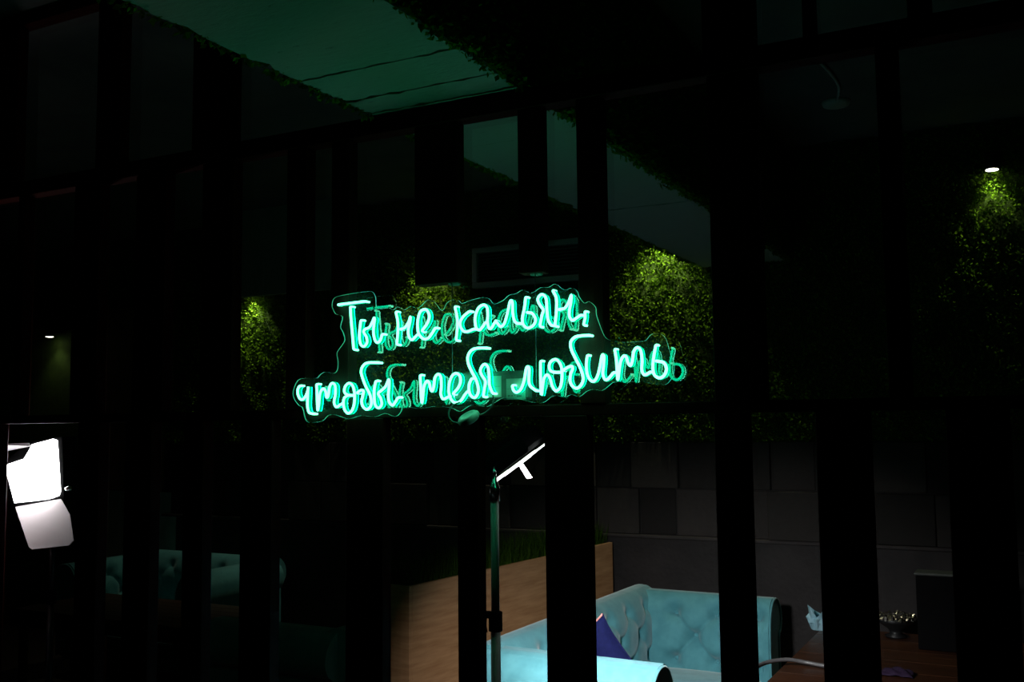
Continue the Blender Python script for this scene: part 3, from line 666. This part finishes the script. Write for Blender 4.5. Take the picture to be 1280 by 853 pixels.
# a barn door hanging from the near lip of the lamp, its lit side to the camera
a_, b_ = hit(650.5,580,'y',YD+0.07)-LO, hit(662,598,'y',YD+0.07)-LO; e = (b_-a_); s_ = Vector((0.022,0.0,0.006))
tdir = Vector((-0.2,-0.98,0.0)).normalized()*0.002; q = [a_-s_*0.36, a_+s_*0.36, b_+s_*0.36, b_-s_*0.36]
MB().add([p_+tdir for p_ in q]+[p_-tdir for p_ in q], [(0,1,2,3),(7,6,5,4),(0,4,5,1),(1,5,6,2),(2,6,7,3),(3,7,4,0)]).build('barn_door', M['white'], lamp)
MB().tube([(0,0,tp.z+0.02), tuple((hm @ Vector((-hl*0.5,-0.06,0))))], 0.007, 8).build('yoke', M['blackmatte'], lamp, True)
L = bpy.data.lights.new('lamp_beam','AREA'); L.shape = 'RECTANGLE'; L.size = 0.16; L.size_y = 0.16; L.energy = 17; L.spread = R(84); L.color = (1.0, 0.99, 1.0)
lo = bpy.data.objects.new('lamp_beam', L); COL.objects.link(lo); lo.parent = lamp
aim = Vector((-1.50, 1.72, 0.45)); src = LO + hm @ Vector((0,0.03,0))
lo.location = src - LO; lo.rotation_mode = 'QUATERNION'; lo.rotation_quaternion = (aim-src).to_track_quat('-Z','Y')

# second lamp, facing the camera, beyond the glass at the far left
YL = 0.36
def H2(a, b): return hit(a, b, 'y', YL)
c = [H2(5,581), H2(73,551), H2(75,622), H2(17,630)]
ctr = sum(c, Vector())/4
tocam = (CAM-ctr).normalized()
l2 = tag(empty('studio_lamp', (ctr.x, ctr.y+0.07, 0)), 'blazing white LED lamp with a lit lower flap facing out of the dark', 'lamp')
O2 = Vector(l2.location)
bk = Vector((-tocam.x, -tocam.y, 0))*0.06
def slab(name, q, th, m, parent, back=None):
    nn = (q[1]-q[0]).cross(q[2]-q[0]).normalized(); nn = nn if nn.dot(CAM-q[0]) > 0 else -nn
    q = [p_-O2 for p_ in q]; r_ = [p_-nn*th for p_ in q]; k = len(q)
    f = [tuple(range(k)), tuple(range(2*k-1,k-1,-1))] + [(i,(i+1)%k,k+(i+1)%k,k+i) for i in range(k)]
    return MB().add(list(q)+r_, f).build(name, m, parent)
# lens face with its cut-away corner beside the upper flap
lens = [H2(6,582), H2(30,574), H2(38,560), H2(40,556), H2(66,549), H2(71,551), H2(75,615), H2(73,620), H2(60,624.5), H2(18,629)]
slab('lens', lens, 0.004, M['led2'], l2)
house = [p_ + bk*0.12 for p_ in (H2(2,580), H2(36,553), H2(78,546), H2(80,627), H2(14,636))]
slab('housing', house, 0.07, M['blackmatte'], l2)
slab('barn_door', [H2(0,566), H2(36,554), H2(38,558), H2(0,564)+Vector((0,-0.09,0.03))], 0.003, M['white'], l2)
def tow(a, b, k): p_ = H2(a, b); return p_ + (CAM-p_).normalized()*k      # flap folded forward from its hinge under the lens
fl = [tow(19,634,0.0), tow(76,624,0.0), tow(78,627,0.02), tow(87,643,0.12), tow(92,676,0.29), tow(86,682,0.32), tow(40,687,0.32), tow(36,684,0.30)]
slab('barn_door', fl, 0.003, M['flap'], l2)
kn = H2(86,611)-O2
MB().lathe([(0.004,-0.012),(0.011,-0.010),(0.012,0.006),(0.006,0.012)], 12, Matrix.Translation(kn) @ Matrix.Rotation(R(80),4,'Y')).build('knob', M['chrome'], l2, True)
bx('knob_arm', (kn.x-0.035,kn.y-0.004,kn.z-0.005),(kn.x-0.008,kn.y+0.004,kn.z+0.005), M['black'], l2)
stand(l2, (0,0.03,H2(45,640).z), 0.40, M['black'], 1.0)

# ------------------------------------------------------------------ coffee table and what lies on it, right of the sofa
ZT = 0.60
t0 = hit(951,853,'z',ZT); tx0 = -1.02
tb = tag(empty('coffee_table', (-0.35, 2.35, 0)), 'dark brown wooden table beside the lit turquoise sofa', 'table')
for k in range(7): bx('plank', (-0.72,-0.66+0.22*k+0.0015,ZT-0.035),(0.80,-0.66+0.22*(k+1)-0.0015,ZT), M['darkwood'], tb, 0.003)
for x in (-0.66,0.74):
    for y in (-0.6,0.82): bx('leg', (x-0.03,y-0.03,0),(x+0.03,y+0.03,ZT-0.035), M['darkwood'], tb, 0.003)
bx('apron', (-0.66,-0.615,ZT-0.10),(0.74,-0.585,ZT-0.035), M['darkwood'], tb); bx('apron', (-0.66,0.805,ZT-0.10),(0.74,0.835,ZT-0.035), M['darkwood'], tb)
t2 = copy_tree(tb); t2.location = (-4.95, 2.0, 0); t2.scale = (1, 0.42, 1); tag(t2, 'dark brown wooden table standing before the dim sofa by the pale panel', 'table')
hp = [(938,842),(950,832),(965,827),(985,825),(1005,828),(1032,833),(1060,836),(1100,836)]
hz = [ZT+0.05,ZT+0.03,ZT+0.03,ZT+0.03,ZT+0.02,ZT+0.014,ZT+0.014,ZT+0.014]
hs = [hit(a_, b_, 'z', z_) for (a_, b_), z_ in zip(hp, hz)]
tag(MB().tube(cr_spline(hs, 6), 0.009, 10).build('hose', M['hose'], None, True), 'pale grey hose lying in a curve across the brown table', 'hose')
# folded pale blue paper with pointed corners
g = hit(1024,787,'z',ZT); gp = tag(empty('folded_paper', (g.x, g.y, ZT)), 'pale blue folded paper cup with pointed corners on the brown table', 'paper')
mb = MB(); n_ = 10; v = []; hgt = [0.075,0.125,0.07,0.09,0.12,0.085,0.12,0.07,0.11,0.08]
for k in range(n_):
    a_ = 2*math.pi*k/n_ + 0.3; v.append((0.040*math.cos(a_),0.040*math.sin(a_),0.0))
for k in range(n_):
    a_ = 2*math.pi*k/n_ + 0.3; r_ = 0.056+0.010*((k%2)*2-1); v.append((r_*math.cos(a_),r_*math.sin(a_),0.05+0.008*(k%3)))
for k in range(n_):
    a_ = 2*math.pi*k/n_ + 0.3; r_ = 0.05+0.014*((k+1)%2); v.append((r_*math.cos(a_),r_*math.sin(a_),hgt[k]))
f = [tuple(range(n_-1,-1,-1))]
for r_ in (0,1):
    for k in range(n_): f.append((r_*n_+k, r_*n_+(k+1)%n_, (r_+1)*n_+(k+1)%n_, (r_+1)*n_+k))
bd = mb.add(v, f).build('cup_body', M['bluepaper'], gp); sm = bd.modifiers.new('thickness','SOLIDIFY'); sm.thickness = 0.002
bx('fold_band', (-0.046,-0.0475,0.040),(0.046,-0.042,0.062), M['bluepaper'], gp)
# crumpled foil and dark box at the table's far end
g = hit(1119,772,'z',ZT+0.10); ft = tag(empty('foil_bowl', (g.x, g.y, ZT)), 'dark bowl topped with shiny crumpled foil on the table by the dark box', 'bowl')
MB().lathe([(0.05,0.0),(0.055,0.01),(0.03,0.02),(0.035,0.04),(0.085,0.075),(0.10,0.10),(0.095,0.10),(0.06,0.06)], 24).build('bowl', M['black'], ft, True)
v = []; f = []; n_ = 20
for i in range(n_+1):
    for j in range(n_+1):
        x = -0.10+0.2*i/n_; y = -0.10+0.2*j/n_; r_ = math.hypot(x,y)
        v.append((x,y,0.10+0.022*random.random()*(1 if r_ < 0.1 else 0.3)-0.02*max(0,r_-0.09)/0.04))
for i in range(n_):
    for j in range(n_):
        a_ = i*(n_+1)+j
        if math.hypot(-0.10+0.2*(i+.5)/n_, -0.10+0.2*(j+.5)/n_) < 0.105: f.append((a_,a_+n_+1,a_+n_+2,a_+1))
fo = MB().add(v, f).build('foil', M['foil'], ft); sm = fo.modifiers.new('thickness','SOLIDIFY'); sm.thickness = 0.001
q0 = hit(1144,716,'y',2.86); q1 = hit(1192,716,'y',2.86)
bxo = tag(empty('dark_box', ((q0.x+q1.x)/2+0.02, 2.92, ZT)), 'tall black box with a pale top rim at the far end of the table', 'box')
hw = (q1.x-q0.x)/2+0.02; hb = q0.z-ZT
bx('body', (-hw,-0.06,0),(hw,0.06,hb-0.012), M['blackmatte'], bxo, 0.004); bx('lid', (-hw-0.006,-0.066,hb-0.012),(hw+0.006,0.066,hb), M['psu'], bxo, 0.004)
g = hit(1122,838,'z',ZT+0.02); v = []; f = []; n_ = 12
for i in range(n_+1):
    for j in range(n_+1):
        x = -0.07+0.14*i/n_; y = -0.05+0.10*j/n_
        e = max(0, 1-(x/0.072)**2)*max(0, 1-(y/0.052)**2)
        v.append((g.x+x, g.y+y, ZT+0.0+0.035*e**0.5*(0.75+0.25*math.sin(i*1.3+j*0.8))))
for i in range(n_):
    for j in range(n_): a_ = i*(n_+1)+j; f.append((a_,a_+n_+1,a_+n_+2,a_+1))
pc = tag(MB().add(v, f).build('purple_cloth', M['purple'], None, True), 'small bunched purple cloth on the table near the foil bowl', 'cloth')
sm = pc.modifiers.new('thickness','SOLIDIFY'); sm.thickness = 0.003
